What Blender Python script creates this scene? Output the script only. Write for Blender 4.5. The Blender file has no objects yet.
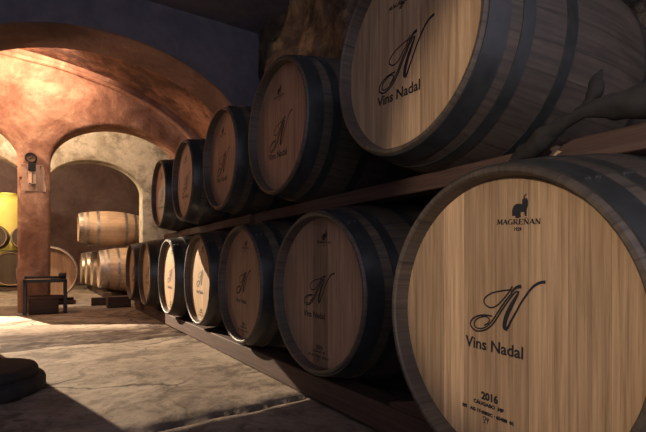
import bpy, bmesh, math, random
from mathutils import Vector, Matrix, noise
random.seed(7)
PI = math.pi
scene = bpy.context.scene
COL = scene.collection
H = 0.56                       # eye height above the cellar floor

# ------------------------------------------------------------------ materials
def new_mat(name):
    m = bpy.data.materials.new(name); m.use_nodes = True
    nt = m.node_tree; nt.nodes.clear()
    out = nt.nodes.new('ShaderNodeOutputMaterial'); b = nt.nodes.new('ShaderNodeBsdfPrincipled')
    nt.links.new(b.outputs[0], out.inputs[0])
    return m, nt, b
def nd(nt, kind, **kw):
    n = nt.nodes.new(kind)
    for k, v in kw.items():
        if k in n.inputs: n.inputs[k].default_value = v
        else: setattr(n, k, v)
    return n
def ramp(nt, fac, stops, interp='LINEAR'):
    r = nt.nodes.new('ShaderNodeValToRGB'); r.color_ramp.interpolation = interp
    e = r.color_ramp.elements
    while len(e) < len(stops): e.new(0.5)
    for i, (p, c) in enumerate(stops):
        e[i].position = p; e[i].color = (*c, 1) if len(c) == 3 else c
    nt.links.new(fac, r.inputs[0]); return r.outputs[0]
def mixc(nt, fac, a, b, mode='MIX'):
    n = nt.nodes.new('ShaderNodeMix'); n.data_type = 'RGBA'; n.blend_type = mode
    for sock, v in ((n.inputs[0], fac), (n.inputs[6], a), (n.inputs[7], b)):
        if isinstance(v, (int, float)): sock.default_value = v
        elif isinstance(v, tuple): sock.default_value = (*v, 1)
        else: nt.links.new(v, sock)
    return n.outputs[2]
def mapping(nt, src, scale=(1, 1, 1), loc=(0, 0, 0)):
    tc = nt.nodes.new('ShaderNodeTexCoord'); mp = nt.nodes.new('ShaderNodeMapping')
    mp.inputs['Scale'].default_value = scale; mp.inputs['Location'].default_value = loc
    nt.links.new(tc.outputs[src], mp.inputs[0]); return mp.outputs[0]
def noise_tex(nt, vec, scale, detail=6, rough=.6, dist=0):
    n = nd(nt, 'ShaderNodeTexNoise', Scale=scale, Detail=detail, Roughness=rough, Distortion=dist)
    nt.links.new(vec, n.inputs['Vector']); return n.outputs['Fac']
def bump(nt, b, hgt, strength=.4, dist=.01):
    n = nd(nt, 'ShaderNodeBump', Strength=strength, Distance=dist)
    nt.links.new(hgt, n.inputs['Height']); nt.links.new(n.outputs[0], b.inputs['Normal'])
def plain(name, col, rough=.6, metal=0., nscale=40, amt=.25):
    m, nt, b = new_mat(name)
    v = mapping(nt, 'Object'); f = noise_tex(nt, v, nscale)
    c = ramp(nt, f, [(.3, tuple(x*(1-amt) for x in col)), (.7, tuple(min(1, x*(1+amt)) for x in col))])
    nt.links.new(c, b.inputs['Base Color']); b.inputs['Roughness'].default_value = rough
    b.inputs['Metallic'].default_value = metal
    bump(nt, b, f, .15, .004); return m

def wood_mat(name, dark, light, axis='z', rough=.6, tint=True, fine=1., knots=False, spec=.3):
    """grain running along one object axis; per plank tint comes from the mesh"""
    m, nt, b = new_mat(name)
    lo, hi = 3.0*fine, 120*fine
    sc = {'x': (lo, hi, hi), 'y': (hi, lo, hi), 'z': (hi, hi, lo)}[axis]
    v0 = mapping(nt, 'Object', sc)
    info = nt.nodes.new('ShaderNodeObjectInfo')
    sh = nd(nt, 'ShaderNodeVectorMath', operation='SCALE'); sh.inputs[0].default_value = (37, 53, 11)
    nt.links.new(info.outputs['Random'], sh.inputs['Scale'])
    ad = nd(nt, 'ShaderNodeVectorMath', operation='ADD'); nt.links.new(v0, ad.inputs[0]); nt.links.new(sh.outputs[0], ad.inputs[1])
    v = ad.outputs[0]
    f1 = noise_tex(nt, v, 1.0, 8, .62, .6); f2 = noise_tex(nt, v, 4.5, 5, .7)
    sc2 = tuple(max(1.5, s*.16) for s in sc)
    f3 = noise_tex(nt, mapping(nt, 'Object', sc2), 1.3, 4, .55, 1.2)
    mixf = nd(nt, 'ShaderNodeMath', operation='MULTIPLY_ADD'); nt.links.new(f2, mixf.inputs[0]); mixf.inputs[1].default_value = .4
    nt.links.new(f1, mixf.inputs[2])
    c = ramp(nt, mixf.outputs[0], [(.46, dark), (.68, tuple(a*.45+b_*.55 for a, b_ in zip(dark, light))), (.92, light)])
    c = mixc(nt, .75, c, ramp(nt, f3, [(.3, (.74, .71, .68)), (.65, (1.06, 1.04, 1.02))]), 'MULTIPLY')
    if tint:
        at = nd(nt, 'ShaderNodeAttribute', attribute_name='tint')
        c = mixc(nt, 1., c, at.outputs['Color'], 'MULTIPLY')
    nt.links.new(c, b.inputs['Base Color'])
    b.inputs['Roughness'].default_value = rough; b.inputs['Specular IOR Level'].default_value = spec
    bump(nt, b, mixf.outputs[0], .25, .004)
    return m

def stave_mat(name, dark, light, n=30, rough=.55):
    m, nt, b = new_mat(name)
    v = mapping(nt, 'UV')
    sep = nd(nt, 'ShaderNodeSeparateXYZ'); nt.links.new(v, sep.inputs[0])
    info = nt.nodes.new('ShaderNodeObjectInfo')
    mu = nd(nt, 'ShaderNodeMath', operation='MULTIPLY'); nt.links.new(sep.outputs[0], mu.inputs[0]); mu.inputs[1].default_value = n
    ad = nd(nt, 'ShaderNodeMath', operation='MULTIPLY_ADD'); nt.links.new(info.outputs['Random'], ad.inputs[0]); ad.inputs[1].default_value = 50
    fl = nd(nt, 'ShaderNodeMath', operation='FLOOR'); nt.links.new(mu.outputs[0], fl.inputs[0]); nt.links.new(fl.outputs[0], ad.inputs[2])
    wn = nd(nt, 'ShaderNodeTexWhiteNoise', noise_dimensions='1D'); nt.links.new(ad.outputs[0], wn.inputs['W'])
    fr = nd(nt, 'ShaderNodeMath', operation='FRACT'); nt.links.new(mu.outputs[0], fr.inputs[0])
    seam = ramp(nt, fr.outputs[0], [(0, (.45, .45, .45)), (.04, (1, 1, 1)), (.96, (1, 1, 1)), (1, (.45, .45, .45))])
    f = noise_tex(nt, mapping(nt, 'UV', (160, 3.5, 1)), 1.0, 6, .6, .4)
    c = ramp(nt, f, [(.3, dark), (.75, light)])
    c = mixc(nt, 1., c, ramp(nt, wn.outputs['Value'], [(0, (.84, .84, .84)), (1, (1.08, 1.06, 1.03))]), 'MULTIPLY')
    c = mixc(nt, 1., c, seam, 'MULTIPLY')
    st = noise_tex(nt, mapping(nt, 'Object', (3, 3, 3)), 1.5, 5, .6)
    c = mixc(nt, .7, c, ramp(nt, st, [(.35, (.5, .5, .52)), (.65, (1.05, 1.03, 1.0))]), 'MULTIPLY')
    nt.links.new(c, b.inputs['Base Color']); b.inputs['Roughness'].default_value = rough
    b.inputs['Specular IOR Level'].default_value = .6
    bump(nt, b, f, .2, .003); return m

def plaster(name, c0, c1, c2, scale=1.6, stain=None, rough=.9, bs=.5):
    m, nt, b = new_mat(name)
    v = mapping(nt, 'Object')
    f1 = noise_tex(nt, v, scale, 8, .65, .5); f2 = noise_tex(nt, v, scale*7, 8, .7)
    c = ramp(nt, f1, [(.34, c0), (.5, c1), (.64, c2)])
    c = mixc(nt, .55, c, ramp(nt, f2, [(.3, (.68, .66, .64)), (.6, (1.08, 1.07, 1.05))]), 'MULTIPLY')
    if stain:
        f3 = noise_tex(nt, mapping(nt, 'Object', (1, 1, 1), (3.1, 1.7, .4)), 2.6, 10, .72, .3)
        k = ramp(nt, f3, [(.48, (0, 0, 0)), (.60, (.9, .9, .9))])
        c = mixc(nt, k, c, stain)
    nt.links.new(c, b.inputs['Base Color']); b.inputs['Roughness'].default_value = rough
    b.inputs['Specular IOR Level'].default_value = .15
    n2 = nd(nt, 'ShaderNodeMath', operation='ADD'); nt.links.new(f1, n2.inputs[0]); nt.links.new(f2, n2.inputs[1])
    bump(nt, b, n2.outputs[0], bs, .03); return m

def floor_mat():
    m, nt, b = new_mat('worn_concrete')
    v = mapping(nt, 'Object')
    f1 = noise_tex(nt, v, 1.3, 9, .62, .4); f2 = noise_tex(nt, v, 14, 9, .7); f3 = noise_tex(nt, mapping(nt, 'Object', (1, 1, 1), (5, 2, 0)), 3.2, 10, .74, .6)
    c = ramp(nt, f1, [(.3, (.20, .155, .12)), (.5, (.31, .25, .195)), (.68, (.40, .33, .26))])
    c = mixc(nt, .85, c, ramp(nt, f2, [(.30, (.45, .42, .4)), (.52, (1.05, 1.04, 1.03))]), 'MULTIPLY')
    c = mixc(nt, ramp(nt, f3, [(.48, (0, 0, 0)), (.62, (.8, .8, .8))]), c, (.11, .085, .07))
    # hairline cracks and pits
    wob = nd(nt, 'ShaderNodeTexNoise', Scale=2.2, Detail=6); nt.links.new(v, wob.inputs['Vector'])
    va = nd(nt, 'ShaderNodeVectorMath', operation='MULTIPLY_ADD'); nt.links.new(wob.outputs['Color'], va.inputs[0]); va.inputs[1].default_value = (.5, .5, .5); nt.links.new(v, va.inputs[2])
    vo = nd(nt, 'ShaderNodeTexVoronoi', Scale=1.15, feature='DISTANCE_TO_EDGE'); nt.links.new(va.outputs[0], vo.inputs['Vector'])
    crack = ramp(nt, vo.outputs['Distance'], [(.004, (1, 1, 1)), (.016, (0, 0, 0))])
    brk = ramp(nt, f1, [(.42, (0, 0, 0)), (.55, (.85, .85, .85))])
    ck = mixc(nt, 1., crack, brk, 'MULTIPLY')
    c = mixc(nt, ck, c, (.07, .052, .042))
    vp = nd(nt, 'ShaderNodeTexVoronoi', Scale=26.); nt.links.new(va.outputs[0], vp.inputs['Vector'])
    pit = ramp(nt, vp.outputs['Distance'], [(.10, (.8, .8, .8)), (.20, (0, 0, 0))])
    c = mixc(nt, mixc(nt, 1., pit, ramp(nt, f3, [(.44, (0, 0, 0)), (.56, (1, 1, 1))]), 'MULTIPLY'), c, (.08, .06, .05))
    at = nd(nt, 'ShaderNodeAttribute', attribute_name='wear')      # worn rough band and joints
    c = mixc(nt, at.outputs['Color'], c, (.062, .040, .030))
    nt.links.new(c, b.inputs['Base Color']); b.inputs['Roughness'].default_value = .85
    b.inputs['Specular IOR Level'].default_value = .04
    n2 = nd(nt, 'ShaderNodeMath', operation='MULTIPLY_ADD'); nt.links.new(f2, n2.inputs[0]); n2.inputs[1].default_value = .5; nt.links.new(f3, n2.inputs[2])
    bump(nt, b, n2.outputs[0], .45, .025); return m

M = {}
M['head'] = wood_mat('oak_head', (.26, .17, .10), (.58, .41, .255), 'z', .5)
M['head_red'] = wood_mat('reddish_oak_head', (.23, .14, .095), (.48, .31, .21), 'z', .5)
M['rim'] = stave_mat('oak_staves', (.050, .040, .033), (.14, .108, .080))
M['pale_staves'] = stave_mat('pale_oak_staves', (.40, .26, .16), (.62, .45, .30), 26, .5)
M['hoop'] = plain('dark_painted_hoop', (.027, .029, .029), .36, 0., 25, .3)
M['steel'] = plain('galvanised_hoop', (.33, .31, .28), .38, .8, 25, .3)
M['ink'] = plain('printed_ink', (.010, .010, .016), .6, 0, 60, .1)
M['beam'] = wood_mat('timber_beam', (.042, .026, .021), (.125, .075, .057), 'y', .7, False, .7)
M['darkwood'] = wood_mat('dark_timber', (.04, .026, .02), (.12, .075, .055), 'x', .7, False, .8)
M['chip'] = plain('bare_chipped_wood', (.50, .34, .20), .7)
M['terracotta'] = plaster('terracotta_plaster', (.24, .125, .085), (.42, .24, .16), (.66, .44, .30), 2.4, None, .9, .6)
M['brown'] = plaster('brown_plaster', (.10, .075, .068), (.15, .102, .088), (.21, .14, .118), 1.1, None, .9, .5)
M['blotched'] = plaster('blotched_plaster', (.10, .06, .045), (.26, .145, .10), (.48, .28, .18), 1.7, (.07, .045, .038), .9, .6)  # vault plaster, brown with darker random blotches
M['cream'] = plaster('cream_plaster', (.40, .35, .26), (.54, .48, .36), (.64, .58, .45), 2.4, (.22, .175, .115), .9, .5)
M['maroon'] = plaster('maroon_plaster', (.09, .055, .05), (.13, .08, .075), (.17, .11, .10), 1.2)
M['ceil'] = plaster('blue_grey_plaster', (.115, .115, .145), (.15, .145, .18), (.19, .18, .21), .9)  # mottled blue-grey tone for the front ceiling and the rib's front face
M['rock'] = plaster('rough_rock', (.08, .068, .06), (.17, .14, .105), (.36, .28, .18), 3.0, (.05, .04, .035), .95, 1.)
M['floor'] = floor_mat()
M['black'] = plain('black_paint', (.015, .014, .015), .45)
M['stone'] = plain('dark_stone', (.017, .014, .014), .8, 0, 18, .6)
M['bark'] = plain('dark_bark', (.016, .014, .012), .85, 0, 22, .55)
M['yellow'] = plain('yellow_tank', (.74, .60, .14), .5, 0, 3, .12)
M['paper'] = plain('tan_board', (.95, .76, .58), .8, 0, 8, .05)
M['brass'] = plain('aged_brass', (.35, .23, .13), .5, .5)
M['palewood'] = wood_mat('pale_plank', (.40, .28, .18), (.66, .50, .34), 'x', .6, False)

# ------------------------------------------------------------------ helpers
def obj(name, bm_or_me, mat, parent=None, smooth=False, autosmooth=None):
    if isinstance(bm_or_me, bmesh.types.BMesh):
        me = bpy.data.meshes.new(name); bm_or_me.to_mesh(me); bm_or_me.free()
    else: me = bm_or_me
    if mat and not me.materials: me.materials.append(mat)
    if smooth:
        for p in me.polygons: p.use_smooth = True
        if autosmooth: me.set_sharp_from_angle(angle=math.radians(autosmooth))
    o = bpy.data.objects.new(name, me); COL.objects.link(o)
    if parent: o.parent = parent
    return o
def tag(o, label, cat, group=None):
    o['label'] = label; o['category'] = cat
    if group: o['group'] = group
    return o
def thing(name, label, cat, loc, rz=0, group=None):
    o = bpy.data.objects.new(name, None); COL.objects.link(o); o.empty_display_size = .1
    o.location = loc; o.rotation_euler = (0, 0, rz)
    return tag(o, label, cat, group)
def struct(name, bm, mat, smooth=False, autosmooth=None):
    o = obj(name, bm, mat, None, smooth, autosmooth); o['kind'] = 'structure'; return o
def add_box(bm, x0, x1, y0, y1, z0, z1, bev=0.):
    v = bmesh.ops.create_cube(bm, size=1.)['verts']
    for q in v:
        q.co = Vector(((x0+x1)/2+q.co.x*(x1-x0), (y0+y1)/2+q.co.y*(y1-y0), (z0+z1)/2+q.co.z*(z1-z0)))
    if bev:
        es = list({e for q in v for e in q.link_edges})
        bmesh.ops.bevel(bm, geom=es, offset=bev, segments=2, affect='EDGES', profile=.5)
    return bm
def box(*a, bev=0.): return add_box(bmesh.new(), *a, bev=bev)
def add_lathe(bm, prof, seg=96, axis='x', closed=False, uvl=None):
    """prof: list of (t along axis, r); u runs round, v along"""
    uv = bm.loops.layers.uv.get('UVMap') or bm.loops.layers.uv.new('UVMap')
    rings = []
    for t, r in prof:
        ring = []
        for k in range(seg):
            a = 2*PI*k/seg; p, q = r*math.cos(a), r*math.sin(a)
            ring.append(bm.verts.new({'x': (t, p, q), 'y': (q, t, p), 'z': (p, q, t)}[axis]))
        rings.append(ring)
    n = len(rings); acc = 0
    for i in range(n if closed else n-1):
        A, B = rings[i], rings[(i+1) % n]
        d = math.hypot(prof[(i+1) % n][0]-prof[i][0], prof[(i+1) % n][1]-prof[i][1])
        for k in range(seg):
            k2 = (k+1) % seg
            f = bm.faces.new((A[k], A[k2], B[k2], B[k])); f.smooth = True
            for l, (u, w) in zip(f.loops, ((k, acc), (k+1, acc), (k+1, acc+d), (k, acc+d))): l[uv].uv = (u/seg, w)
        acc += d
    return rings
def add_tube(bm, pts, rad, seg=10, cap=True):
    rings = []; up = Vector((0, 0, 1))
    for i, p in enumerate(pts):
        p = Vector(p); a = Vector(pts[max(0, i-1)]); c = Vector(pts[min(len(pts)-1, i+1)])
        t = (c-a).normalized(); s = t.cross(up)
        if s.length < 1e-3: s = t.cross(Vector((1, 0, 0)))
        s.normalize(); w = s.cross(t)
        r = rad[i] if isinstance(rad, (list, tuple)) else rad
        rings.append([bm.verts.new(p+s*r*math.cos(2*PI*k/seg)+w*r*math.sin(2*PI*k/seg)) for k in range(seg)])
    for A, B in zip(rings, rings[1:]):
        for k in range(seg): bm.faces.new((A[k], A[(k+1) % seg], B[(k+1) % seg], B[k])).smooth = True
    if cap: bm.faces.new(list(reversed(rings[0]))); bm.faces.new(rings[-1])
    bmesh.ops.recalc_face_normals(bm, faces=bm.faces[:])
    return bm

# ------------------------------------------------------------------ lettering (flat printed marks; x right, y up)
def text_mesh(s, size, cx, cy, rot=0, bold=0., xs=1., align='CENTER'):
    cu = bpy.data.curves.new('t', 'FONT'); cu.body = s; cu.size = size
    cu.align_x = align; cu.align_y = 'CENTER'; cu.offset = bold; cu.resolution_u = 3
    o = bpy.data.objects.new('t', cu); COL.objects.link(o)
    dg = bpy.context.evaluated_depsgraph_get()
    me = bpy.data.meshes.new_from_object(o.evaluated_get(dg))
    bpy.data.objects.remove(o); bpy.data.curves.remove(cu)
    c, s_ = math.cos(rot), math.sin(rot)
    V = [(cx+(v.co.x*xs)*c-v.co.y*s_, cy+(v.co.x*xs)*s_+v.co.y*c) for v in me.vertices]
    F = [tuple(p.vertices) for p in me.polygons]
    bpy.data.meshes.remove(me); return V, F
def smooth_line(P, n=6):
    out = []
    for i in range(len(P)-1):
        p0, p1, p2, p3 = P[max(i-1, 0)], P[i], P[i+1], P[min(i+2, len(P)-1)]
        for k in range(n):
            t = k/n
            out.append(tuple(.5*((2*b)+(-a+c)*t+(2*a-5*b+4*c-d)*t*t+(-a+3*b-3*c+d)*t**3) for a, b, c, d in zip(p0, p1, p2, p3)))
    out.append(tuple(P[-1])); return out
PEN = 1.3
def ribbon(P):
    """P: (x, y, width) points -> a pen stroke"""
    L = smooth_line(P); V = []; F = []
    for i, (x, y, w) in enumerate(L):
        a = L[max(0, i-1)]; c = L[min(len(L)-1, i+1)]
        dx, dy = c[0]-a[0], c[1]-a[1]; d = math.hypot(dx, dy) or 1
        w *= PEN; V += [(x-dy/d*w/2, y+dx/d*w/2), (x+dy/d*w/2, y-dx/d*w/2)]
        if i: j = 2*i; F.append((j-2, j-1, j+1, j))
    return V, F
def merge(parts):
    V, F = [], []
    for v, f in parts:
        o = len(V); V += v; F += [tuple(i+o for i in q) for q in f]
    return V, F
def xf(vf, dx, dy, s, ox=0., oy=0.):
    return [((x-ox)*s+dx, (y-oy)*s+dy) for x, y in vf[0]], vf[1]
def ws(P, w): return [(x, y, w) for x, y in P]

MONO = merge([
 ribbon([(.1066,.0859,.0048),(.0958,.0843,.0046),(.0822,.0772,.0040),(.0698,.0644,.0035),(.0537,.0427,.0032),(.0404,.0206,.0034),(.0285,.001,.0038),(.0205,-.0135,.0046)]),
 ribbon([(.0215,-.0158,.006),(.0135,-.012,.0075),(.0155,.003,.0078),(.0222,.020,.0078),(.0310,.036,.0072),(.0405,.051,.0055),(.0470,.0615,.003)]),
 ribbon(ws([(.0491,.0621),(.0426,.064),(.0342,.0571),(.024,.0451),(.0064,.0221),(-.0119,-.0032),(-.0249,-.0166),(-.0421,-.0263),(-.0617,-.0296),(-.0757,-.0226),(-.0785,-.0134),(-.0714,-.0032),(-.0533,.0054),(-.034,.0081),(-.019,.0074)], .0030)),
 ribbon(ws([(.0326,.0613),(.0171,.0446),(-.0007,.0215),(-.0173,-.0008),(-.0305,-.0143),(-.0459,-.0222),(-.0616,-.0225),(-.0675,-.0154),(-.0634,-.0055),(-.0495,.002),(-.034,.005),(-.0258,-.0002),(-.0286,-.008),(-.04,-.0147)], .0025)),
 ribbon(ws([(.0255,.054),(.0090,.0330),(-.006,.0130),(-.020,-.0055)], .0018)),
 ribbon(ws([(.031,.0669),(.0069,.0636),(-.0184,.0574),(-.0354,.0475),(-.0405,.038),(-.0337,.0293),(-.0207,.0258),(-.006,.0314),(.0084,.0441),(.0225,.0594),(.0328,.0741)], .0026)),
 ribbon([(.029,.060,.003),(.0411,.0716,.0048),(.0540,.0752,.0062)])])

def serif_word(word, x0, y0, h, adv, rot=0.):
    """roman capitals drawn with thick and thin pen bars and slab serifs"""
    T, t = .19, .085
    def bar(a, b, w): return ribbon([(a[0], a[1], w), (b[0], b[1], w)])
    def ser(x, y): return bar((x-.14, y), (x+.14, y), .06)
    def glyph(ch):
        if ch == 'M': return [bar((.08,0),(.16,1),t), bar((.16,1),(.45,.08),T), bar((.45,.08),(.76,1),t), bar((.78,1),(.84,0),T), ser(.06,.02), ser(.86,.02), ser(.12,.98), ser(.82,.98)], .95
        if ch in 'AÁ':
            g = [bar((.06,0),(.40,1),t), bar((.40,1),(.74,0),T), bar((.2,.34),(.6,.34),t), ser(.06,.02), ser(.74,.02)]
            if ch == 'Á': g.append(bar((.38,1.1),(.54,1.3),.1))
            return g, .8
        if ch == 'G': return [ribbon([(.72,.84,.08),(.55,.98,.08),(.3,.96,.1),(.12,.7,.17),(.10,.45,.19),(.18,.15,.15),(.42,.0,.08),(.7,.1,.1)]), bar((.7,.0),(.7,.42),T), ser(.68,.42)], .82
        if ch == 'R': return [bar((.16,0),(.16,1),T), ribbon([(.16,.97,.07),(.45,.96,.09),(.62,.76,.18),(.46,.53,.09),(.16,.5,.07)]), bar((.36,.5),(.72,.0),T), ser(.16,.02), ser(.12,.98), ser(.76,.02)], .8
        if ch == 'E': return [bar((.16,0),(.16,1),T), bar((.1,.97),(.66,.97),t), bar((.1,.5),(.5,.5),t), bar((.1,.03),(.68,.03),t), bar((.66,.80),(.66,1),t), bar((.69,.0),(.69,.22),t), bar((.5,.4),(.5,.6),t)], .74
        g = [bar((.14,0),(.14,1),t), bar((.12,1),(.72,.03),T), bar((.72,0),(.72,1),t), ser(.14,.02), ser(.08,.98), ser(.72,.98)]
        if ch == 'Ñ': g.append(ribbon([(.24,1.13,.08),(.36,1.22,.09),(.5,1.13,.09),(.62,1.22,.08)]))
        return g, .84
    parts = []; x = 0
    for ch in word:
        g, w = glyph(ch); v, f = merge(g)
        parts.append(([(x+px, py) for px, py in v], f)); x += w+adv
    v, f = merge(parts); k = h; c, s = math.cos(rot), math.sin(rot)
    return [(x0+px*k*c-py*k*s, y0+px*k*s+py*k*c) for px, py in v], f, x*k

def emblem_marks():
    E_ = [(.0321,.2186),(.0322,.2305),(.0365,.2394),(.0435,.2421),(.0556,.2405),(.0557,.2486),(.0597,.2516),(.0663,.2506),(.0689,.2457),(.0687,.2353),(.066,.2276),(.0659,.215),(.0619,.2154),(.0607,.2236),(.0527,.2245),(.0513,.2165)]
    parts = [(E_, [tuple(range(len(E_)))]), ribbon(ws([(.0592,.2510),(.0619,.2560),(.0656,.2588)], .002)), ribbon(ws([(.0400,.2165),(.0460,.2150),(.0525,.2175)], .004))]
    rot = math.radians(-3.8)
    v, f, w = serif_word('MAGREÑAN', 0, 0, .0105, .08)
    k = .103/w; c, s = math.cos(rot), math.sin(rot)
    v = [(-.0055+x*k*c-y*s, .2035+x*k*s+y*c) for x, y in v]
    parts.append((v, f))
    parts.append(text_mesh('1929', .0095, .0448, .1902, rot, .0004, 1.0))
    return merge(parts)
NAME = None
def name_marks(): return text_mesh('Vins Nadal', .0315, -.0165, -.0585, math.radians(-1.2), .0007, 1.02)
def year_marks():
    parts = [text_mesh('2016', .0225, -.0255, -.1702, math.radians(-.5), .0011, .98),
             text_mesh('CÁUGABO  MP', .0108, -.029, -.1880, math.radians(-1.2), .0007, 1.12),
             text_mesh('0/5   AG 17·60B2C · 60488  01', .0100, -.033, -.2065, math.radians(-1.), .0007, 1.10)]
    # food-safe glass and fork
    x, y = -.0345, -.2215
    parts += [ribbon(ws([(x-.008,y+.007),(x-.008,y+.001),(x-.005,y-.001),(x-.002,y+.001),(x-.002,y+.007),(x-.008,y+.007)], .0012)),
              ribbon(ws([(x-.005,y-.001),(x-.005,y-.006)], .0012)), ribbon(ws([(x-.008,y-.0065),(x-.002,y-.0065)], .0012)),
              ribbon(ws([(x+.001,y+.007),(x+.001,y+.002),(x+.004,y),(x+.007,y+.002),(x+.007,y+.007)], .0012)),
              ribbon(ws([(x+.004,y+.007),(x+.004,y-.007)], .0014))]
    return merge(parts)
EMB, NAM, YEA = emblem_marks(), name_marks(), year_marks()
TMK = text_mesh('TM', .013, .045, .20, 0, .0006, 1.)

# ------------------------------------------------------------------ casks
BL, BR, HR = 1.0, .372, .31     # length, belly radius, end radius
def prof_r(x, L=BL, R=BR, h=HR): return R-(R-h)*abs((L/2-x)/(L/2))**1.9
def staves_bm(L=BL, R=BR, h=HR, rim=.017, chime=.042):
    bm = bmesh.new(); n = 26
    out = [(L*i/n, prof_r(L*i/n, L, R, h)) for i in range(n+1)]
    p = [(chime+.012, h-rim-.004), (chime, h-rim-.002), (.004, h-rim+.001), (0, h-rim+.005), (0, h-.004), (.004, h)]
    p += [(x, r) for x, r in out[1:-1]]
    p += [(L-.004, h), (L, h-.004), (L, h-rim+.005), (L-.004, h-rim+.001), (L-chime, h-rim-.002), (L-chime-.012, h-rim-.004)]
    add_lathe(bm, p, 96, 'x'); bmesh.ops.recalc_face_normals(bm, faces=bm.faces[:])
    for f in bm.faces:                # outward
        pass
    return bm
def hoop_bm(a, b, L=BL, R=BR, h=HR, th=.0028):
    bm = bmesh.new()
    q = [a+(b-a)*i/3 for i in range(4)]
    p = [(x, prof_r(x, L, R, h)+th) for x in q]+[(x, prof_r(x, L, R, h)-.001) for x in reversed(q)]
    add_lathe(bm, p, 96, 'x', closed=True)
    # riveted overlap of the band
    for dx in (.3, .7):
        xx = a+(b-a)*dx; r = prof_r(xx, L, R, h)+th
        m = Matrix.Rotation(2.2, 4, 'X') @ Matrix.Translation((xx, r, 0))
        bmesh.ops.create_icosphere(bm, subdivisions=1, radius=.006, matrix=m)
    bmesh.ops.recalc_face_normals(bm, faces=bm.faces[:]); return bm
def head_bm(h, cuts, tints, x=.042, th=.02, back=False):
    """planks edge to edge; u = -y so planks run left to right as seen from the aisle"""
    bm = bmesh.new(); tl = bm.loops.layers.float_color.new('tint')
    r = h-.0165
    ed = [-r]+[c for c in cuts if -r < c < r]+[r]
    for i in range(len(ed)-1):
        a, b = ed[i]+.0003, ed[i+1]-.0003
        us = [a+(b-a)*k/12 for k in range(13)]
        top = [(u, math.sqrt(max(0, r*r-u*u))) for u in us]
        loop = top+[(u, -z) for u, z in reversed(top)]
        lo = []
        for u, z in loop:
            if not lo or (abs(lo[-1][0]-u)+abs(lo[-1][1]-z)) > 1e-6: lo.append((u, z))
        if abs(lo[0][0]-lo[-1][0])+abs(lo[0][1]-lo[-1][1]) < 1e-6: lo.pop()
        F = [bm.verts.new((x, -u, z)) for u, z in lo]; B = [bm.verts.new((x+th, -u, z)) for u, z in lo]
        fs = [bm.faces.new(F), bm.faces.new(list(reversed(B)))]
        for k in range(len(F)): fs.append(bm.faces.new((F[k], B[k], B[(k+1) % len(F)], F[(k+1) % len(F)])))
        t = tints[i % len(tints)]
        for f in fs:
            for l in f.loops: l[tl] = (t, t*.99, t*.97, 1)
    bmesh.ops.recalc_face_normals(bm, faces=bm.faces[:]); return bm
def marks_obj(name, vf, parent, x=.0412):
    V, F = vf; th = .0006
    n = len(V)
    me = bpy.data.meshes.new(name)
    me.from_pydata([(x, -u, z) for u, z in V], [], [tuple(f) for f in F]); me.update()
    return obj(name, me, M['ink'], parent)

ME = {}
def shared(key, fn, smooth=True, ang=40):
    if key not in ME:
        bm = fn(); me = bpy.data.meshes.new(key[0]); bm.to_mesh(me); bm.free()
        if smooth:
            for p in me.polygons: p.use_smooth = True
            me.set_sharp_from_angle(angle=math.radians(ang))
        ME[key] = me
    return ME[key]
HOOPS = [(.010, .072), (.112, .150), (.265, .305)]
def cask(label, group, loc, rz=0, L=BL, R=BR, h=HR, cuts=(), tints=(1,), marks=None, body='rim', metal='hoop', headmat='head', zc=None, rails=None):
    """loc: centre of the open end ring; the cask's axis runs along its own +x"""
    x, y, z = loc
    t = thing('wine_cask', label, 'cask', (x, y, z-R), rz, group)
    def put(name, me, mat):
        if not me.materials: me.materials.append(M[mat])
        o = bpy.data.objects.new(name, me); COL.objects.link(o); o.parent = t; o.location = (0, 0, R); return o
    k = (L, R, h, body, metal)
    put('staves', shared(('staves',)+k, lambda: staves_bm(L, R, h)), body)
    for a, b in HOOPS:
        a2, b2 = a*L, b*L
        put('hoop', shared(('hoop', a)+k, lambda: hoop_bm(a2, b2, L, R, h)), metal)
        put('hoop', shared(('hoop', -a)+k, lambda: hoop_bm(L-b2, L-a2, L, R, h)), metal)
    bm = head_bm(h, cuts, tints); me = bpy.data.meshes.new('head'); bm.to_mesh(me); bm.free()
    hd = put('head', me, headmat)
    me2 = shared(('back_head',)+k, lambda: head_bm(h, [-.2, -.1, 0, .1, .2], [.9, 1., .85, 1.], L-.062), False)
    put('head', me2, headmat)
    if marks:
        for nm, vf in marks: marks_obj(nm, vf, hd)
    return t
def marks_for(dx, dz, s, tx=-.0165, tz=-.0585, ts=1.09, emb=(0, 0, 1.), year=(0, 0, 1.)):
    out = [('monogram', xf(MONO, dx, dz, s)), ('name_lettering', xf(NAM, tx, tz, ts, -.0165, -.0585))]
    if emb: out.append(('emblem', xf(EMB, .0448+emb[0], .225+emb[1], emb[2], .0448, .225)))
    if year: out.append(('year_lettering', xf(YEA, year[0], year[1], year[2])))
    return out

G1, G2 = 'wine casks of the lower row', 'wine casks of the upper row'
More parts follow.
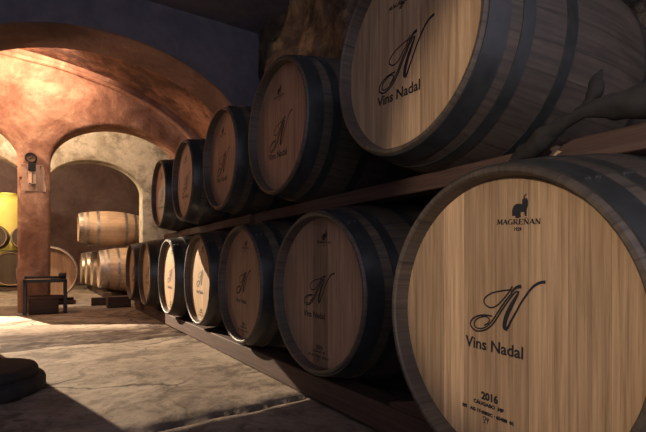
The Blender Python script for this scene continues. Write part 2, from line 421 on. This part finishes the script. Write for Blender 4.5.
# ---- lower row
ZL = H-.115
C1 = [-.24, -.165, -.098, -.01, .07, .152, .225]
cask('largest and nearest oak cask in the lower row, bright tan head lettered with year 2016', G1, (.770, .590, H-.122), -math.radians(4), 1.0, .384, .32,
     C1, [.82, .88, 1.32, .86, .80, .94, .86, .92], marks_for(0, 0, 1))
lower = [
 ('dim reddish oak cask in the lower row, immediately left of the largest bright cask', (.866, 1.45), [-.22, -.125, -.055, .045, .12, .2], [.86, .95, .9, .60, 1.0, 1.08, 1.0]),
 ('shadowed lower row cask between the dim reddish cask and the half lit one', (.864, 2.225), [-.2, -.11, -.03, .06, .14, .22], [.85, .9, .95, .88, 1, .95]),
 ('lower row cask with head half lit, half shaded by a slanting shadow', (.884, 3.052), [-.21, -.13, -.05, .04, .12, .2], [.95, 1.05, .98, 1.1, .95, 1]),
 ('lower row cask with fully lit bright head, left of the half lit cask', (.852, 3.802), [-.2, -.12, -.04, .05, .13, .21], [1, .95, 1.05, 1, .9, 1]),
 ('orange tinted lower row cask directly left of the fully sunlit one', (.820, 4.60), [-.22, -.14, -.05, .03, .12, .2], [.9, 1, .92, 1.05, .95, 1]),
 ('farthest cask of the lower row, beside the pale stacked casks', (.806, 5.348), [-.2, -.1, -.02, .07, .15], [.95, 1.0, .9, 1.02]),
]
for i, (lab, (x, y), cu, ti) in enumerate(lower):
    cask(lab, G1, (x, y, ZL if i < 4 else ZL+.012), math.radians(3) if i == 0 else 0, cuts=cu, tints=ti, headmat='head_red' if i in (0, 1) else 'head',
         marks=marks_for(-.03, -.021, 1.13, -.047, -.091, 1.06, (-.025, -.012, .9), (.016, -.045, 1.)))
# ---- upper row
ZU = H+.645
upper = [
 ('huge nearest cask of the upper row, tan head cropped by the top of the picture', (.880, .983), [-.235, -.16, -.08, .0, .052, .125, .19, .235], [.9, .98, .92, 1.04, 1.12, .86, .95, 1.12]),
 ('dark purplish cask of the upper row, second from the right', (.906, 1.866), [-.2, -.12, -.03, .05, .14, .22], [.85, .95, .9, 1, .95, 1]),
 ('middle cask of the five on the upper beam, dim reddish head', (.908, 2.662), [-.21, -.13, -.05, .04, .12, .2], [.9, 1, .88, .97, 1, .95]),
 ('upper row cask second from the left, narrow reddish oval head', (.905, 3.515), [-.2, -.1, -.02, .06, .15], [.95, 1, .9, 1]),
 ('leftmost and farthest cask of the upper row, overlapping the cream arch', (.897, 4.332), [-.2, -.12, -.04, .05, .13], [1, .95, .9, 1]),
]
for i, (lab, (x, y), cu, ti) in enumerate(upper):
    mk = marks_for(-.03, -.054, 1.3, -.043, -.118, 1.40, (-.075, -.045, 1.05), None)
    if i == 0: mk.append(('trade_mark', xf(TMK, -.072, -.068, 1.1)))
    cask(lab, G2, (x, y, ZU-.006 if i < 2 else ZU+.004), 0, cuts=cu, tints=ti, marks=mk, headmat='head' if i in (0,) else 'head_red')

# ---- far casks
cask('large cask half hidden behind the orange pillar, its round head facing the aisle', 'casks beyond the arches', (.03, 6.85, H-.135), PI/2, .80, .375, .345,
     [-.25, -.16, -.07, .02, .1, .18, .27], [1, .9, 1.05, .95], body='pale_staves', metal='hoop', headmat='head')
for i, (lab, x) in enumerate((('front pale cask of the far floor stack, nearest the end of the long row', .77), ('second pale cask from the front of the far floor stack', .73),
                              ('third pale cask from the front of the far floor stack', .69), ('rearmost pale cask of the far floor stack, only its rim showing', .65))):
    cask(lab, 'pale casks stacked in the far room', (x, 8.42+.78*i, H-.11), 0, 1.0, .38, .315, [-.2, -.1, 0, .1, .2], [1, .95, 1.05], body='pale_staves', metal='steel')
cask('pale cask lying on top of the far floor stack, seen side on', 'pale casks stacked in the far room', (.49, 8.80, H+.618), 0, 1.04, .318, .25, [-.18, -.09, 0, .09, .18], [1, .9], body='pale_staves', metal='steel')
cask('dark cask on the floor at the far left, below two small casks', 'dark casks by the yellow tank', (-.58, 10.8, H-.12), PI/2, .95, .36, .335, [-.2, -.1, 0, .1, .2], [.16, .14], body='pale_staves', metal='hoop')
cask('small dark cask at the far left edge, in front of the yellow tank', 'dark casks by the yellow tank', (-.88, 10.8, H+.523), PI/2, .8, .26, .235, [-.1, 0, .1], [.16, .14], body='pale_staves', metal='hoop')
cask('small dark cask beside the pillar at far left, in front of the yellow tank', 'dark casks by the yellow tank', (-.345, 10.8, H+.521), PI/2, .8, .26, .235, [-.1, 0, .1], [.16, .14], body='pale_staves', metal='hoop')

# ------------------------------------------------------------------ timbers
def timber(name, label, cat, x0, x1, y0, y1, z0, z1, mat='beam', group=None, rz=0, bev=.006):
    cx, cy = (x0+x1)/2, (y0+y1)/2
    o = obj(name, box(x0-cx, x1-cx, y0-cy, y1-cy, 0, z1-z0, bev=bev), M[mat]); o.location = (cx, cy, z0); o.rotation_euler = (0, 0, rz)
    return tag(o, label, cat, group)
GB = 'timber beams carrying the casks'
timber('timber_beam', 'long reddish timber beam under the two nearest upper casks, chipped near its right end', 'beam', 1.065, 1.15, -.6, 2.46, H+.240, H+.297, group=GB)
timber('timber_beam', 'shorter timber beam under the three far upper casks, its cut end showing mid row', 'beam', 1.05, 1.135, 2.50, 4.78, H+.240, H+.297, group=GB)
timber('timber_beam', 'rear timber beam hidden behind the upper casks near the wall', 'beam', 1.60, 1.69, -.6, 4.78, H+.243, H+.290, group=GB)
timber('timber_sill', 'low floor timber running under the front of the whole lower row', 'beam', .935, 1.03, -.6, 5.75, 0, H-.462, group='floor timbers under the lower row')
timber('timber_sill', 'low floor timber running along the wall under the back of the lower row', 'beam', 1.60, 1.70, -.6, 5.75, 0, H-.462, group='floor timbers under the lower row')
# chip on the beam (bare wood scar)
bm = bmesh.new()
sc_ = [(0,.046),(.012,.048),(.022,.044),(.014,.036),(.026,.030),(.012,.026),(.010,.012),(.016,.002),(.004,.0),(.003,.020),(-.006,.028),(.002,.034),(-.004,.042)]
f0 = [bm.verts.new((0, -u, z)) for u, z in sc_]; f1 = [bm.verts.new((.003, -u, z)) for u, z in sc_]
bm.faces.new(f0); bm.faces.new(list(reversed(f1)))
for k in range(len(f0)): bm.faces.new((f0[k], f1[k], f1[(k+1) % len(f0)], f0[(k+1) % len(f0)]))
bmesh.ops.recalc_face_normals(bm, faces=bm.faces[:])
beam0 = [o for o in COL.objects if o.name == 'timber_beam'][0]
chip = obj('wood_scar', bm, M['chip'], beam0); chip['label'] = 'pale bare wood scar'
chip.location = (-.0445, .62-.93, .001)
# wedges on the floor sill between casks
def wedge(label, x, y, flip=1, rz=0.):
    bm = bmesh.new()
    pts = [(-.10, 0), (.10, 0), (.10, .015), (-.10, .07)]
    A = [bm.verts.new((-.05, u*flip, z)) for u, z in pts]; B = [bm.verts.new((.05, u*flip, z)) for u, z in pts]
    bm.faces.new(A); bm.faces.new(list(reversed(B)))
    for k in range(4): bm.faces.new((A[k], B[k], B[(k+1) % 4], A[(k+1) % 4]))
    bmesh.ops.recalc_face_normals(bm, faces=bm.faces[:])
    bmesh.ops.bevel(bm, geom=bm.edges[:], offset=.004, segments=1, affect='EDGES')
    o = obj('wooden_wedge', bm, M['beam']); o.location = (x, y, H-.462); o.rotation_euler = (0, 0, rz)
    return tag(o, label, 'wedge', 'wedges on the floor timber')
wedge('wooden wedge on the floor timber between the largest bright cask and the dim reddish one', .985, .985, 1)

# pale rails lying in the far stack
timber('stacking_rail', 'front thin rail between the far floor stack and the cask on top', 'rail', .62, .70, 8.3, 9.3, H+.272, H+.30, 'darkwood', 'rails of the far stack')
timber('stacking_rail', 'back thin rail under the right end of the far top cask', 'rail', 1.32, 1.40, 8.3, 9.3, H+.272, H+.30, 'darkwood', 'rails of the far stack')
timber('stacking_rail', 'low dark rail on the floor under the left ends of the far stack', 'rail', .80, .92, 7.98, 11.2, 0, H-.486, 'darkwood', 'rails of the far stack')
timber('stacking_rail', 'low dark rail on the floor under the right ends of the far stack', 'rail', 1.45, 1.57, 8.05, 11.2, 0, H-.488, 'darkwood', 'rails of the far stack')
timber('stacking_rail', 'dark timber plinth under the far left casks', 'rail', -1.3, .1, 10.85, 11.0, 0, H-.482, 'darkwood', 'rails of the far left casks')
timber('stacking_rail', 'rear dark timber plinth under the far left casks', 'rail', -1.3, .1, 11.5, 11.65, 0, H-.482, 'darkwood', 'rails of the far left casks')
timber('stacking_rail', 'dark plank carrying the two small casks in front of the yellow tank', 'rail', -1.3, .1, 10.95, 11.1, H+.240, H+.256, 'darkwood', 'rails of the far left casks')
timber('stacking_rail', 'dark cross timber under the cask behind the pillar', 'rail', -.30, .36, 6.93, 7.03, 0, H-.508, 'darkwood', 'rails of the cask behind the pillar')
timber('stacking_rail', 'rear dark cross timber under the cask behind the pillar', 'rail', -.30, .36, 7.46, 7.56, 0, H-.508, 'darkwood', 'rails of the cask behind the pillar')
# loose dark blocks in the archway
GBK = 'loose timber blocks in the archway'
timber('timber_block', 'dark square timber block on the floor in front of the far cask stack', 'block', .66, .93, 6.08, 6.22, 0, .135, 'darkwood', GBK, .05)
timber('timber_block', 'dark timber block lying behind the square block, left of it', 'block', .52, .82, 6.50, 6.64, 0, .10, 'darkwood', GBK, -.12)
timber('timber_block', 'low dark timber against the foot of the last row cask', 'block', 1.0, 1.42, 6.15, 6.27, 0, .085, 'darkwood', GBK, 0)

# ------------------------------------------------------------------ gnarled branch on the beam
t = thing('gnarled_branch', 'dark gnarled branch lying on the beam against the nearest upper cask', 'branch', (1.0, .55, H+.293))
def gnarl(pts, rad, n=7, seed=0):
    L = smooth_line([(*p, r) for p, r in zip(pts, rad)], n)
    bm = bmesh.new(); add_tube(bm, [p[:3] for p in L], [p[3] for p in L], 14)
    for v in bm.verts:
        d = noise.noise(v.co*22+Vector((seed, 0, 0)))*.012+noise.noise(v.co*60)*.005
        v.co += v.normal*d if v.normal.length else Vector((0, 0, 0))
    return bm
obj('trunk', gnarl([(.028, .142, -.036), (.024, .11, -.018), (.012, .06, .008), (.004, .0, .028), (.02, -.06, .042), (.06, -.14, .046), (.10, -.25, .047), (.15, -.42, .05)], [.019, .024, .021, .014, .022, .034, .040, .042]), M['bark'], t, True)
obj('twig', gnarl([(.01, -.03, .04), (.03, -.045, .075), (.035, -.05, .11), (.045, -.055, .14)], [.013, .014, .011, .006], seed=5), M['bark'], t, True)

# ------------------------------------------------------------------ round stone block, front left
t = thing('stone_block', 'dark round stepped stone block on the floor at the lower left corner', 'stone block', (-.27, 2.40, 0))
def disc(r, z0, z1, seed):
    bm = bmesh.new()
    add_lathe(bm, [(z0, .001), (z0, r*.97), (z0+.012, r), (z1-.02, r), (z1-.006, r-.008), (z1, r-.03), (z1+.004, r*.5), (z1+.005, .001)], 64, 'z')
    for v in bm.verts:
        d = noise.noise(v.co*14+Vector((seed, 0, 0)))*.004+noise.noise(v.co*40)*.003
        v.co.x *= 1+d*2; v.co.y *= 1+d*2
        if v.co.z > z0+.01: v.co.z += d*.5
    bmesh.ops.recalc_face_normals(bm, faces=bm.faces[:]); return bm
obj('base_slab', disc(.275, 0, .065, 0), M['stone'], t, True, 50)
obj('top_slab', disc(.245, .062, .108, 9), M['stone'], t, True, 50)

# ------------------------------------------------------------------ low stand in front of the pillar
t = thing('low_stand', 'low dark two tier stand on the floor in front of the orange pillar', 'stand', (0, 5.80, 0))
for sx in (-.185, .195):
    for sy in (-.10, .14):
        obj('leg', box(sx-.016, sx+.016, sy-.016, sy+.016, 0, .37, bev=.003), M['black'], t)
obj('top_frame', add_box(add_box(box(-.201, .211, -.116, -.086, .345, .38, bev=.003), -.201, .211, .125, .155, .345, .38, bev=.003), -.201, -.171, -.086, .125, .345, .38, bev=.003), M['black'], t)
o = obj('shelf', box(-.20, .21, -.11, .15, .165, .195, bev=.003), M['darkwood'], t)
o = obj('top_board', box(-.17, .05, -.085, .125, .362, .384, bev=.003), M['palewood'], t); o['label'] = 'pale board'
o = timber('storage_box', 'dark wooden box on the floor under the shelf of the low stand', 'box', -.15, .13, 5.73, 5.92, 0, .16, 'darkwood')
t = thing('iron_bar', 'black iron bar with a stub head lying across the low stand', 'tool', (0, 5.80, .384))
bm = bmesh.new(); add_tube(bm, [(-.19, .0, .016), (.20, .0, .016)], .014, 12); obj('shaft', bm, M['black'], t, True, 40)
bm = bmesh.new(); add_tube(bm, [(.13, .0, .034), (.145, 0, .034), (.20, .0, .034), (.205, 0, .034)], [.026, .034, .034, .028], 16); obj('stub_head', bm, M['black'], t, True, 40)

# ------------------------------------------------------------------ on the pillar
bm = bmesh.new()
n = 8
g = [[bm.verts.new((-.118+.236*i/n+(.006*math.sin(j*1.3)), -.006-.010*math.sin(i*.8)*(j/n-.5)**2*2-(.006 if (i in (0, n) and j in (0, n)) else 0), -.155+.31*j/n-(.012*i/n))) for j in range(n+1)] for i in range(n+1)]
for i in range(n):
    for j in range(n): bm.faces.new((g[i][j], g[i+1][j], g[i+1][j+1], g[i][j+1]))
r_ = bmesh.ops.solidify(bm, geom=bm.faces[:], thickness=.004)
o = obj('pinned_sheet', bm, M['paper']); o.location = (-.122, 6.047, H+.985); SHEET = o; o.rotation_euler = (0, math.radians(-4), 0); tag(o, 'curled tan sheet pinned to the orange pillar behind the round gauge', 'sheet')
for px, pz in ((-.09, .13), (.09, .12)):
    bm = bmesh.new(); add_lathe(bm, [(.010, .003), (-.014, .003), (-.015, .007), (-.019, .006), (-.020, .001)], 12, 'y'); bmesh.ops.recalc_face_normals(bm, faces=bm.faces[:])
    pn = obj('nail', bm, M['black'], SHEET, True, 40); pn.location = (px, 0, pz)
t = thing('wall_gauge', 'round dark rimmed gauge with a black box and tube on the orange pillar', 'gauge', (-.128, 6.034, H+.972))
bm = bmesh.new(); add_lathe(bm, [(0, .058), (-.03, .060), (-.036, .054), (-.034, .044), (-.012, .043), (0, .043)], 40, 'y', closed=True); o = obj('dial_rim', bm, M['black'], t, True, 40); o.location = (-.008, 0, .225)
bm = bmesh.new(); add_lathe(bm, [(-.004, .046), (-.016, .046), (-.017, .02), (-.018, .001)], 40, 'y'); o = obj('dial_face', bm, M['brass'], t, True, 40); o.location = (-.008, 0, .225)
bm = bmesh.new(); add_tube(bm, [(-.018, -.02, -.012), (.022, -.02, .012)], .004, 6); o = obj('needle', bm, M['black'], t); o.location = (-.008, 0, .225)
o = obj('black_box', box(-.036, .036, -.035, 0, .075, .165, bev=.004), M['black'], t); o.location = (.002, 0, 0)
o = obj('tube_panel', box(-.036, .036, -.016, 0, -.075, .075, bev=.003), M['paper'], t); o.location = (.006, 0, 0)
bm = bmesh.new(); add_tube(bm, [(0, -.022, -.06), (0, -.022, .06)], .007, 8); o = obj('tube', bm, M['brass'], t, True, 40); o.location = (.006, 0, 0)
bm = bmesh.new(); add_tube(bm, [(-.032, -.02, -.065), (0, -.02, -.075), (.034, -.02, -.068)], .006, 8); o = obj('hook_bar', bm, M['black'], t, True, 40); o.location = (.006, 0, 0)

# ------------------------------------------------------------------ yellow tank
t = thing('storage_tank', 'bright yellow domed tank at the far left behind the dark casks', 'tank', (-.70, 12.45, 0))
bm = bmesh.new()
add_lathe(bm, [(0, .60), (.05, .62), (1.70, .62), (1.86, .60), (1.98, .53), (2.07, .40), (2.12, .2), (2.125, .001)], 64, 'z'); bmesh.ops.recalc_face_normals(bm, faces=bm.faces[:])
obj('shell', bm, M['yellow'], t, True, 60)
bm = bmesh.new(); add_lathe(bm, [(2.10, .15), (2.10, .17), (2.16, .17), (2.165, .15), (2.17, .001)], 40, 'z'); bmesh.ops.recalc_face_normals(bm, faces=bm.faces[:])
obj('lid', bm, M['yellow'], t, True, 40)

# ------------------------------------------------------------------ the room
def arch_wall(x0, x1, y0, y1, top, openings, bev=0):
    """a thick wall across the cellar with round-headed openings (xl, xr, spring, rise)"""
    cols = []
    def arch(o, x):
        xl, xr, s, r = o; c, a = (xl+xr)/2, (xr-xl)/2
        return s+r*math.sqrt(max(0, 1-((x-c)/a)**2))
    bounds = sorted([x0, x1]+[b for o in openings for b in o[:2]])
    segs = []
    for a, b in zip(bounds, bounds[1:]):
        op = next((o for o in openings if o[0] <= a+1e-6 and b <= o[1]+1e-6), None)
        if op:
            n = 48; xs = [(a+b)/2-(b-a)/2*math.cos(PI*i/n) for i in range(n+1)]
        else:
            n = max(1, int((b-a)/.25)); xs = [a+(b-a)*i/n for i in range(n+1)]
        segs.append((op, xs))
    bm = bmesh.new()
    def q(*p): bm.faces.new([bm.verts.new(v) for v in p])
    for op, xs in segs:
        for a, b in zip(xs, xs[1:]):
            sp = openings[0][2]; za, zb = (arch(op, a), arch(op, b)) if op else (sp, sp)
            if not op: q((a, y0, 0), (b, y0, 0), (b, y0, sp), (a, y0, sp)); q((b, y1, 0), (a, y1, 0), (a, y1, sp), (b, y1, sp))
            q((a, y0, za), (b, y0, zb), (b, y0, top), (a, y0, top))
            q((b, y1, zb), (a, y1, za), (a, y1, top), (b, y1, top))
            if op: q((a, y1, za), (b, y1, zb), (b, y0, zb), (a, y0, za))
            q((a, y0, top), (b, y0, top), (b, y1, top), (a, y1, top))
        if op:
            for x in (op[0], op[1]):
                q((x, y0, 0), (x, y1, 0), (x, y1, op[2]), (x, y0, op[2]))
    bmesh.ops.remove_doubles(bm, verts=bm.verts[:], dist=1e-4)
    bmesh.ops.recalc_face_normals(bm, faces=bm.faces[:])
    if bev:                                   # worn, rounded arrises round each opening
        es = []
        for e in bm.edges:
            if len(e.link_faces) != 2 or max(v.co.z for v in e.verts) > top-.05: continue
            p, q_ = e.link_faces; ya = (abs(p.normal.y), abs(q_.normal.y))
            if min(ya) < .5 and max(ya) > .9: es.append(e)
        bmesh.ops.bevel(bm, geom=es, offset=bev, segments=3, affect='EDGES', profile=.5, clamp_overlap=True)
        bmesh.ops.recalc_face_normals(bm, faces=bm.faces[:])
    return bm
XR = 2.05
w1 = (struct('wall_back', arch_wall(-3.0, XR+.3, 6.05, 6.42, 3.4, [(-1.85, -.265, H+1.18, .53), (.055, 1.62, H+1.18, .55)], .035), M['terracotta'], True, 30))
w2 = (struct('wall_far', arch_wall(-3.0, 3.0, 7.70, 8.0, 3.4, [(-1.95, -.20, H+1.13, .48), (.0, 1.352, H+1.13, .47)], .02), M['cream'], True, 30))
rib = (struct('trim_1', arch_wall(-3.0, XR+.3, 4.70, 5.26, 3.5, [(-.95, 1.97, H+1.28, .95)], .02), M['brown'], True, 30))
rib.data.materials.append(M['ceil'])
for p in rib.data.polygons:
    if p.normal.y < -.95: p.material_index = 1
# vault between the rib and the arcade
def vault(xa, xb, c, a, spring, rise, y0, y1, n=48, th=.06):
    bm = bmesh.new(); rows = []
    for i in range(n+1):
        x = c-(a)*math.cos(PI*i/n); z = spring+rise*math.sin(PI*i/n)
        rows.append([bm.verts.new((x, y0+(y1-y0)*j/6, z)) for j in range(7)])
    for A, B in zip(rows, rows[1:]):
        for j in range(6): bm.faces.new((A[j], B[j], B[j+1], A[j+1])).smooth = True
    return bm
struct('ceiling_vault', vault(0, 0, -.5, 2.45, H+1.35, 1.08, 5.20, 6.10), M['blotched'], True)
# ledge under the vault on the arcade wall
bm = bmesh.new(); pts = []
for i in range(49):
    x = -.5-2.36*math.cos(PI*i/48); z = H+1.30+1.05*math.sin(PI*i/48); pts.append((x, 6.045, z+.01*noise.noise((x*3, 0, 0))))
add_tube(bm, pts, .035, 8); struct('trim_2', bm, M['terracotta'], True)
# front bay ceiling and walls
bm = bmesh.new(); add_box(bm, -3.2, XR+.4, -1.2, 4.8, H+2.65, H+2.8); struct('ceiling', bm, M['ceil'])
bm = bmesh.new(); add_box(bm, -3.2, 3.2, 6.3, 13.6, 3.3, 3.45); struct('ceiling_far', bm, M['maroon'])
bm = bmesh.new(); add_box(bm, -3.2, -3.0, -1.2, 13.5, 0, 3.5); struct('wall_left', bm, M['brown'])
bm = bmesh.new(); add_box(bm, -3.2, 3.2, 13.3, 13.5, 0, 3.5); struct('wall_end', bm, M['maroon'])
bm = bmesh.new(); add_box(bm, 2.9, 3.1, 6.3, 13.5, 0, 3.5); struct('wall_right_far', bm, M['maroon'])
# added out-of-frame panel; its hole is cut to shape the shaft light's beam
hole = [(-1.1593, 1.4936), (-1.1591, 1.5106), (-1.1591, 1.5242), (-1.1135, 1.5222), (-1.1055, 1.5208), (-1.0948, 1.5092), (-1.0915, 1.5119), (-1.0803, 1.5184), (-1.0705, 1.5229), (-1.0597, 1.5373), (-1.0008, 1.501), (-1.0008, 1.4037), (-1.0228, 1.3874), (-1.0716, 1.3553), (-1.0313, 1.1744), (-1.1827, 1.0623), (-1.1595, 1.3921)]
rect = [(-1.9, -H), (-.76, -H), (-.76, 2.6), (-1.9, 2.6)]
bm = bmesh.new(); es = []
for L_ in (rect, hole):
    vs_ = [bm.verts.new((x, 6.95, z+H)) for x, z in L_]
    es += [bm.edges.new((vs_[k], vs_[(k+1) % len(vs_)])) for k in range(len(vs_))]
bmesh.ops.triangle_fill(bm, edges=es, use_beauty=True)
ex = bmesh.ops.extrude_face_region(bm, geom=bm.faces[:])
for v in ex['geom']:
    if isinstance(v, bmesh.types.BMVert): v.co.y -= .004
bmesh.ops.recalc_face_normals(bm, faces=bm.faces[:]); struct('shaft_mask', bm, M['brown'])
# rough rock wall behind the casks
bm = bmesh.new(); ny, nz = 170, 90; G = []
for i in range(ny+1):
    r = []
    for j in range(nz+1):
        y = -1.2+7.3*i/ny; z = 3.3*j/nz
        p = Vector((0, y, z)); d = noise.fractal(p*1.6, 1., 2., 6)*.07+abs(noise.noise(p*6))*.05+noise.noise(p*17)*.018
        if y > 4.4: d *= max(.15, 1-(y-4.4)/.5)
        r.append(bm.verts.new((XR+.06-d, y, z)))
    G.append(r)
for i in range(ny):
    for j in range(nz): bm.faces.new((G[i][j], G[i][j+1], G[i+1][j+1], G[i+1][j])).smooth = True
struct('wall_right', bm, M['rock'])
# floor, with a worn rough band and slab joints modelled in
bm = bmesh.new(); wl = bm.verts.layers.float.new('wear')
def axis(a, b, fine0, fine1, cf, ff):
    out = []; x = a
    while x < b:
        out.append(x); x += ff if fine0 <= x < fine1 else cf
    out.append(b); return out
XS = axis(-3.2, 3.2, -.9, 1.1, .2, .02); YS = axis(-1.4, 13.5, 1.2, 4.9, .2, .02)
G = []
for x in XS:
    r = []
    for y in YS:
        z = 0.; w = 0.
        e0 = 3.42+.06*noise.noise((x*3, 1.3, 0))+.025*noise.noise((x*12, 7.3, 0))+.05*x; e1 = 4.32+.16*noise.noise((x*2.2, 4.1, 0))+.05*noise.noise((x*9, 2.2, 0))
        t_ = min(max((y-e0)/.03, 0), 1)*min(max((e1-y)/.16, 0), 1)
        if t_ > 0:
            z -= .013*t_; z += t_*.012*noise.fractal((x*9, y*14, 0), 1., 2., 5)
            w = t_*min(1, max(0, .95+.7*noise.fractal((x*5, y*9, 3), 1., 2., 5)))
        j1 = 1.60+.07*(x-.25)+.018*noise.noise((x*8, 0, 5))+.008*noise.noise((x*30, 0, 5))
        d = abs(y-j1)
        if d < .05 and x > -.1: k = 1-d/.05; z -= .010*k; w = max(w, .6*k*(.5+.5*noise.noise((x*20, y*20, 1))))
        if y < j1 and x > -.1: z -= .012
        z += .004*noise.noise((x*2, y*2, 0))+.0022*noise.fractal((x*11, y*11, 2), 1., 2., 4)
        v = bm.verts.new((x, y, z-.004)); v[wl] = max(0, min(1, w)); r.append(v)
    G.append(r)
for i in range(len(XS)-1):
    for j in range(len(YS)-1): bm.faces.new((G[i][j], G[i+1][j], G[i+1][j+1], G[i][j+1])).smooth = True
struct('floor', bm, M['floor'])

# ------------------------------------------------------------------ light
def lamp(name, kind, loc, power, col, size=.1, aim=None, angle=None, blend=.1):
    l = bpy.data.lights.new(name, kind); l.energy = power; l.color = col
    if kind == 'AREA': l.size = size
    else: l.shadow_soft_size = size
    if kind == 'SPOT': l.spot_size = math.radians(angle); l.spot_blend = blend
    o = bpy.data.objects.new(name, l); COL.objects.link(o); o.location = loc
    if aim is not None: o.rotation_euler = (Vector(aim)-Vector(loc)).to_track_quat('-Z', 'Y').to_euler()
    return o
lamp('shaft_light', 'SPOT', (-1.25, 7.3, H+1.66), 3300, (1, .80, .58), .0006, (.2, 3.4, H-.35), 62, .05)
lamp('near_light', 'SPOT', (-1.2, .1, H+.5), 92, (1, .79, .60), .05, (.80, .37, H+.23), 37, .35)
lamp('bay_light', 'SPOT', (.1, 5.36, H+2.32), 78, (1, .63, .43), .03, (.0, 6.05, H+2.05), 125, .7)
lamp('side_light', 'POINT', (-1.25, 5.62, H+1.75), 100, (1, .60, .38), .06)
lamp('passage_light', 'POINT', (.55, 6.55, H+1.92), 24, (1, .82, .62), .06)
lamp('floor_light', 'SPOT', (.55, 6.55, H+1.92), 260, (1, .80, .58), .03, (.33, 7.15, 0), 30, .2)
lamp('passage_light', 'POINT', (-.75, 6.75, H+1.98), 85, (1, .82, .60), .06)
lamp('far_light', 'POINT', (-.45, 8.25, H+2.0), 235, (1, .76, .50), .06)
lamp('tank_light', 'POINT', (-1.6, 11.3, H+2.0), 130, (1, .85, .55), .08)
w = bpy.data.worlds.new('cellar_dark'); scene.world = w; w.use_nodes = True
bg = w.node_tree.nodes['Background']; bg.inputs[0].default_value = (.49, .47, .58, 1); bg.inputs[1].default_value = 1.6

# ------------------------------------------------------------------ camera
cam = bpy.data.cameras.new('camera'); co = bpy.data.objects.new('camera', cam); COL.objects.link(co)
cam.sensor_width = 36; cam.lens = 440/646*36; cam.shift_y = 47/646; cam.clip_start = .01
co.location = (0, 0, H); co.rotation_euler = (PI/2, 0, -math.atan(278/440))
scene.camera = co
vs = scene.view_settings
vs.view_transform = 'Standard'; vs.look = 'None'; vs.exposure = 0; vs.gamma = 1; vs.use_curve_mapping = False
